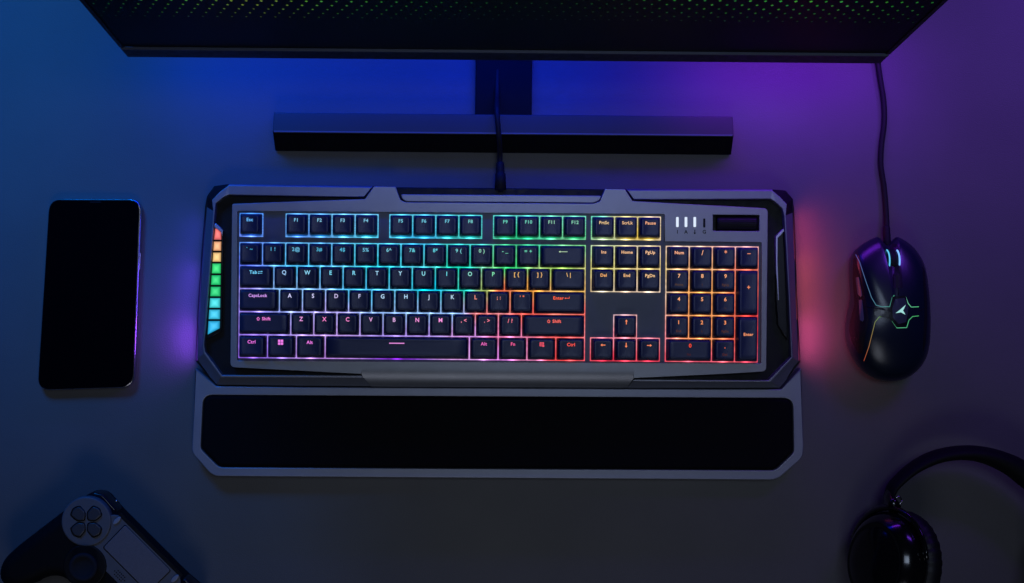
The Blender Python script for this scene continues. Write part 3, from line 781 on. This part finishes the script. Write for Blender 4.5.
# side grips and the two thumb buttons
patch('side_grip', [zc4(*p) for p in ((103, 150), (108, 146), (120, 190), (138, 262), (146, 306), (150, 340), (140, 380), (130, 440), (118, 440), (96, 400), (90, 370), (92, 345), (106, 290), (101, 210))], M['mside'], .0002)
patch('side_grip', [zc4(*p) for p in ((314, 172), (322, 190), (328, 260), (329, 340), (324, 410), (316, 436), (318, 380), (321, 320), (320, 240))], M['mside'], .0002)
patch('side_button', [zc4(*p) for p in ((112, 208), (120, 206), (131, 262), (127, 268), (118, 258))], M['mbtn'], .0008)
patch('side_button', [zc4(*p) for p in ((121, 276), (130, 276), (136, 336), (132, 343), (124, 338))], M['mbtn'], .0008)
# wheel with two glowing rings
wc = drape([zc4(226, 158)], 0)[0]; wc = Vector((wc.x, wc.y, wc.z-.0070))
def ringmesh(name, x, r, rt, m, glow=None, parent=None, flat=1.0):
    V = []; Fc = []; NS, NT = 48, 8
    for i in range(NS):
        a = 2*math.pi*i/NS
        for k in range(NT):
            b = 2*math.pi*k/NT
            rr = r+rt*math.cos(b)
            V.append((wc.x+x+rt*flat*math.sin(b), wc.y+rr*math.cos(a), wc.z+rr*math.sin(a)))
    for i in range(NS):
        for k in range(NT):
            Fc.append((i*NT+k, i*NT+(k+1) % NT, ((i+1) % NS)*NT+(k+1) % NT, ((i+1) % NS)*NT+k))
    o = mesh(name, V, Fc, m, parent or MS, smooth=True, glow=[glow]*len(V) if glow else None); fixnormals(o.data); return o
wh = ringmesh('scroll_wheel', 0, .0078, .0028, M['mside'], flat=1.3)
ringmesh('wheel_light', -.0041, .0098, .0006, M['glow'], (.12, .62, .95), wh)
ringmesh('wheel_light', .0041, .0098, .0007, M['glow'], (.25, .60, 1.2), wh)
bmb.free()
mc = [P(871.5, 20, .003), P(876, 50, .003), P(880, 78, .003), P(883.5, 100, .003), P(884.2, 122, .003), P(881.5, 145, .003), P(880.8, 165, .003), P(884, 187, .003), P(886, 210, .004), P(886.8, 228, .006), P(887, 250, .010)]
tube('cable', smooth_open(mc, 8), .0024, M['cable'], MS)
tube('cable_sleeve', [P(886.5, 226, .007), P(886.6, 228, .007), P(887, 240, .009), P(887.2, 252, .011)], [.0025, .0029, .0031, .0032], M['cable'], MS, 14)
reparent_keep(MS)

# ------------------------------------------------------------------ game controller
GC = thing('game_controller', 'black wireless game controller with grey touchpad at the lower left corner', 'controller', P(130, 570, 0))
zg = .046; OG = (145.5, 550.0); ca = math.sqrt(.5)
def UV(u, v): return (OG[0]+(u-v)*ca, OG[1]+(u+v)*ca)
def uvpoly(pts, z): return pxpoly([UV(u, v) for u, v in pts], z)
half = [(-20, -9), (-45, -9), (-58, -10), (-69, -10), (-78, -3), (-82, 10), (-85, 30), (-89, 60), (-92, 85), (-92, 103), (-86, 115), (-76, 120), (-63, 114), (-54, 98), (-49, 84), (-38, 74), (-15, 70)]
full = half + [(-u, v) for u, v in half[::-1]]
ol = smooth_closed(uvpoly(full, .030), 4)
slab('controller_body', [ol], .006, .0455, M['pcap'], GC, .0105, 8, smooth=True)
# shoulder buttons peeping out along the top edge
for s in (-1, 1):
    pts = [(s*46, -7), (s*48, -11), (s*69, -12), (s*77, -7), (s*77, -2), (s*60, -4)]
    slab('shoulder_button', [rnd(uvpoly(pts, .03), .002)], .020, .038, M['blackgloss'], GC, .002, 4, smooth=True)
zf = .0462
slab('face_plate', [rnd(uvpoly([(-50, 0), (-42, -6.5), (42, -6.5), (50, 0), (42, 30), (34, 43), (-34, 43), (-42, 30)], zf), .003)], .044, zf, M['pgrey'], GC, .0005)
slab('touchpad_gap', [rnd(uvpoly([(-32.9, -3.6), (32.9, -3.6), (32.2, 28.9), (-32.2, 28.9)], zf+.0003), .002)], .045, zf+.0002, M['black'], GC, 0)
slab('touchpad', [rnd(uvpoly([(-32, -3), (32, -3), (31.4, 28), (-31.4, 28)], zf+.001), .0018)], .045, zf+.0010, M['ptouch'], GC, .0004)
slab('top_rim', [rnd(uvpoly([(-44, -8.6), (44, -8.6), (44, -5.2), (-44, -5.2)], zf+.0003), .0008)], .045, zf+.0003, M['black'], GC, .0002)
for s in (-1, 1):
    nm = 'dpad_base' if s < 0 else 'button_base'
    th = [2*math.pi*k/48 for k in range(48)]
    cu_, cv_ = s*61.9, 22
    dc = [(cu_+25*math.cos(a), cv_+25*math.sin(a)) for a in th]
    dp = slab(nm, [uvpoly(dc, .0475)], .040, .0475, M['pgrey'], GC, .0015, 4, smooth=True)
    for k in range(4):
        a = k*math.pi/2; c, sn = math.cos(a), math.sin(a)
        if s < 0:
            loc = [(2.6, 0), (7.0, -5.4), (15.5, -6.0), (18.0, 0), (15.5, 6.0), (7.0, 5.4)]
            pts = [(cu_+x*c-y*sn, cv_+x*sn+y*c) for x, y in loc]
            gp = [(cu_+x*c*1.0-y*1.0*sn, cv_+x*sn+y*c) for x, y in [(1.4, 0), (6.6, -6.4), (16.3, -7.2), (19.4, 0), (16.3, 7.2), (6.6, 6.4)]]
            g = slab('dpad_button', [rnd(uvpoly(pts, .0496), .0020)], .046, .0496, M['pbtn'], dp, .0008, 3, smooth=True)
            slab('dpad_recess', [rnd(uvpoly(gp, .0478), .0020)], .0474, .04775, M['black'], dp, 0)
        else:
            dd = [(cu_+14*c+5.6*math.cos(t), cv_+14*sn+5.6*math.sin(t)) for t in th]
            slab('action_button', [uvpoly(dd, .0496)], .046, .0505, M['pbtn'], dp, .0006, 3, smooth=True)
    # stick
    su, sv = s*31.5, 54.5
    rec = [(su+22*math.cos(a), sv+22*math.sin(a)) for a in th]
    slab('stick_collar', [uvpoly(rec, .0470)], .040, .0470, M['black'], GC, .0015, 4, smooth=True)
    c3 = P(*UV(su, sv), .052)
    st = lathe('stick', [(.0001, .0545), (.0062, .0548), (.0078, .0562), (.0092, .0572), (.0108, .0572), (.0116, .0560), (.0112, .0540), (.0080, .0525), (.0050, .046)], M['stickm'], GC, Matrix.Translation((c3.x, c3.y, 0)))
    # small option button beside the touchpad
    bu = [(s*41 + 2.2*math.cos(a), -.5+5.0*math.sin(a)) for a in th]
    slab('option_button', [uvpoly(bu, .0474)], .046, .0476, M['pmark'], GC, .0006, 3, smooth=True)
V = []; Fc = []
for i in range(-3, 4):
    for j in range(3):
        if abs(i) == 3 and j != 1: continue
        c = P(*UV(i*2.3, 34+j*2.6), zf+.0001); b = len(V)
        for k in range(8): V.append((c.x+.0006*math.cos(k*math.pi/4), c.y+.0006*math.sin(k*math.pi/4), c.z))
        Fc.append(tuple(range(b, b+8)))
mesh('speaker_holes', V, Fc, M['black'], GC)
hc = P(116.7, 500.8, .040)  # small bright dome added as the shoulder's painted highlight
lathe('shoulder_highlight', [(.0001, .0012), (.0008, .0009), (.0012, 0)], M['chrome'], GC, Matrix.Translation((hc.x, hc.y, .0405)), 16)
reparent_keep(GC)

# ------------------------------------------------------------------ headphones
HP = thing('headphones', 'glossy black over-ear headphones lying at the lower right corner', 'headphones', P(960, 540, 0))
zb = .030
bp = [(888.5, 498), (893, 487), (902, 477.5), (912, 469.2), (923, 462.5), (936, 457), (950, 453.8), (964, 452.8), (980, 454.2), (996, 458.8), (1012, 466), (1026, 475.5), (1040, 487), (1054, 503), (1064, 520), (1070, 540)]
wd = [3.6, 4.4, 4.8, 5.2, 5.8, 6.3, 6.7, 7.2, 8.2, 9.4, 10.8, 12, 12, 11, 9, 7]
path = [P(x, y, zb) for x, y in bp]; sp = smooth_open(path, 6)
rr = []
for i in range(len(sp)):
    f = i/6; a = int(min(f, len(wd)-2)); t = f-a
    w = wd[a]*(1-t)+wd[min(a+1, len(wd)-1)]*t
    rr.append((w*.000826, .010+.004*math.sin(i/len(sp)*math.pi)))
V, Fc = tube_data(sp, rr, 20)
o = mesh('headband', V, Fc, M['phmat'], HP, smooth=True); fixnormals(o.data)
def cup(cpx, n_out, up_dir, stem_from, mirror=False):
    c = P(*cpx, .046)
    n = Vector(n_out).normalized(); u = Vector(up_dir); u = (u-n*u.dot(n)).normalized(); s = u.cross(n)
    Mx = Matrix(((s.x, u.x, n.x, c.x), (s.y, u.y, n.y, c.y), (s.z, u.z, n.z, c.z), (0, 0, 0, 1)))
    sh = lathe('ear_cup', [(.031, -.010), (.0345, -.008), (.0365, -.002), (.0360, .004), (.033, .010), (.0285, .0150), (.0270, .0158), (.0262, .0152), (.024, .0166), (.016, .0190), (.006, .0202), (.0006, .0204)], M['phgloss'], HP, Mx, 56, 1.14)
    # cushion: pleated torus
    V = []; Fc = []; NS, NT = 120, 14
    for i in range(NS):
        a = 2*math.pi*i/NS
        pl = 1+.035*math.sin(a*34)*(.6+.4*math.sin(a*3))
        for k in range(NT):
            b = 2*math.pi*k/NT
            r0 = .026+.0115*math.cos(b)*pl; zz = -.0175+.0105*math.sin(b)*pl
            V.append(Mx @ Vector((r0*math.cos(a), r0*1.16*math.sin(a), zz)))
    for i in range(NS):
        for k in range(NT): Fc.append((i*NT+k, i*NT+(k+1) % NT, ((i+1) % NS)*NT+(k+1) % NT, ((i+1) % NS)*NT+k))
    o = mesh('ear_cushion', V, Fc, M['phcush'], HP, smooth=True); fixnormals(o.data)
    # yoke arms gripping the cup
    V = []; Fc = []
    pth = []
    for k in range(19):
        a = R(15+150*k/18); pth.append(Mx @ Vector((.0395*math.cos(a), .0395*1.14*math.sin(a), .001)))
    v, f = tube_data(pth, [(.0022, .0040)]*len(pth), 10)
    o = mesh('yoke', v, f, M['phgloss'], HP, smooth=True); fixnormals(o.data)
    tip = Mx @ Vector((0, .0395*1.14, .001))
    st = P(*stem_from, zb)
    v, f = tube_data([st, st.lerp(tip, .35), st.lerp(tip, .75), tip], [(.0040, .0075), (.0043, .0078), (.0048, .007), (.0052, .006)], 14)
    o = mesh('band_slider', v, f, M['phgloss'], HP, smooth=True); fixnormals(o.data)
    return Mx
cup((887, 563), (-.86, .14, .50), (.03, 1, .05), (888, 497))
cup((1078, 588), (.80, .0, .45), (-.05, 1, .10), (1070, 540))
# small hinge loop
lp = P(898.5, 500.5, .036)
v, f = tube_data([lp+Vector((.0026*math.cos(a), .0032*math.sin(a), 0)) for a in [2*math.pi*k/16 for k in range(17)]], .0007, 8)
mesh('hinge_loop', v, f, M['chrome'], HP, smooth=True)
reparent_keep(HP)

# ------------------------------------------------------------------ lights
W = bpy.data.worlds.new('World'); S.world = W; W.use_nodes = True
W.node_tree.nodes['Background'].inputs[0].default_value = (.40, .58, 1.0, 1)
W.node_tree.nodes['Background'].inputs[1].default_value = .006
def area(name, loc, target, size, power, col, size_y=None, spread=None):
    l = bpy.data.lights.new(name, 'AREA'); l.energy = power; l.color = col; l.size = size
    if size_y: l.shape = 'RECTANGLE'; l.size_y = size_y
    if spread: l.spread = R(spread)
    o = bpy.data.objects.new(name, l); COL.objects.link(o); o.location = loc
    o.rotation_euler = (Vector(target)-Vector(loc)).to_track_quat('-Z', 'Y').to_euler()
    return o
area('softbox_overhead', (.16, .22, 1.65), (.14, .0, 0), .55, .37, (.60, .74, 1.0), .35, 62)
area('softbox_front', (.05, -1.1, 1.3), (-.02, -.24, 0), .6, .36, (.80, .85, 1.0), .4, 74)
# strips on the back of the monitor and coloured room lamps behind
zl = .082; yl = Y0+.040
area('monitor_glow_blue', (XA+.17, yl, zl), (XA+.17, yl-.06, 0), .34, .37, (.0, .035, 1.0), .02, 140)
area('monitor_glow_indigo', (.11, yl, zl), (.11, yl-.06, 0), .17, .15, (.0, .02, 1.0), .02, 140)
area('monitor_glow_violet', (XB-.035, yl, zl), (XB-.03, yl-.06, 0), .17, .19, (.24, .025, 1.0), .02, 130)
area('room_blue', (-.55, .75, .60), (-.42, .20, 0), .3, 1.05, (.0, .21, 1.0), .3, 46)
area('room_violet', (.66, .62, .50), (.55, .30, 0), .25, .85, (.22, .05, 1.0), .25, 60)
# the keyboard's own side lights washing over the desk
def side_lamp(px, y0, y1, sx, power, col, z=.0150, tilt=.75):
    a = P(px, (y0+y1)/2, z); ln = (y1-y0)*.000826
    o = area('keyboard_side_glow', a+Vector((sx*.0012, 0, 0)), a+Vector((sx*1.0, 0, -tilt)), .009, power*(.55 if sx > 0 else .70), col, ln, 125)
    # long side along y
    zx = Vector((sx*1.0, 0, -tilt)).normalized()
    yv = Vector((0, 1, 0)); xv = yv.cross(-zx)
    o.rotation_euler = Matrix((xv, yv, -zx)).transposed().to_euler()
side_lamp(203.5, 215, 275, -1, .012, (.06, .06, 1.0))
side_lamp(199.5, 265, 325, -1, .026, (.14, .06, 1.0))
side_lamp(196.3, 322, 361, -1, .030, (.26, .06, 1.0))
side_lamp(795.0, 210, 260, 1, .018, (1.0, .08, .22))
side_lamp(797.5, 255, 320, 1, .028, (1.0, .12, .13))
side_lamp(800.0, 318, 361, 1, .030, (1.0, .10, .30))

# ------------------------------------------------------------------ render settings
S.render.engine = 'CYCLES'
S.view_settings.view_transform = 'Standard'; S.view_settings.look = 'None'
S.view_settings.exposure = 0; S.view_settings.gamma = 1
S.cycles.max_bounces = 6
S.render.resolution_x = 1024; S.render.resolution_y = 583
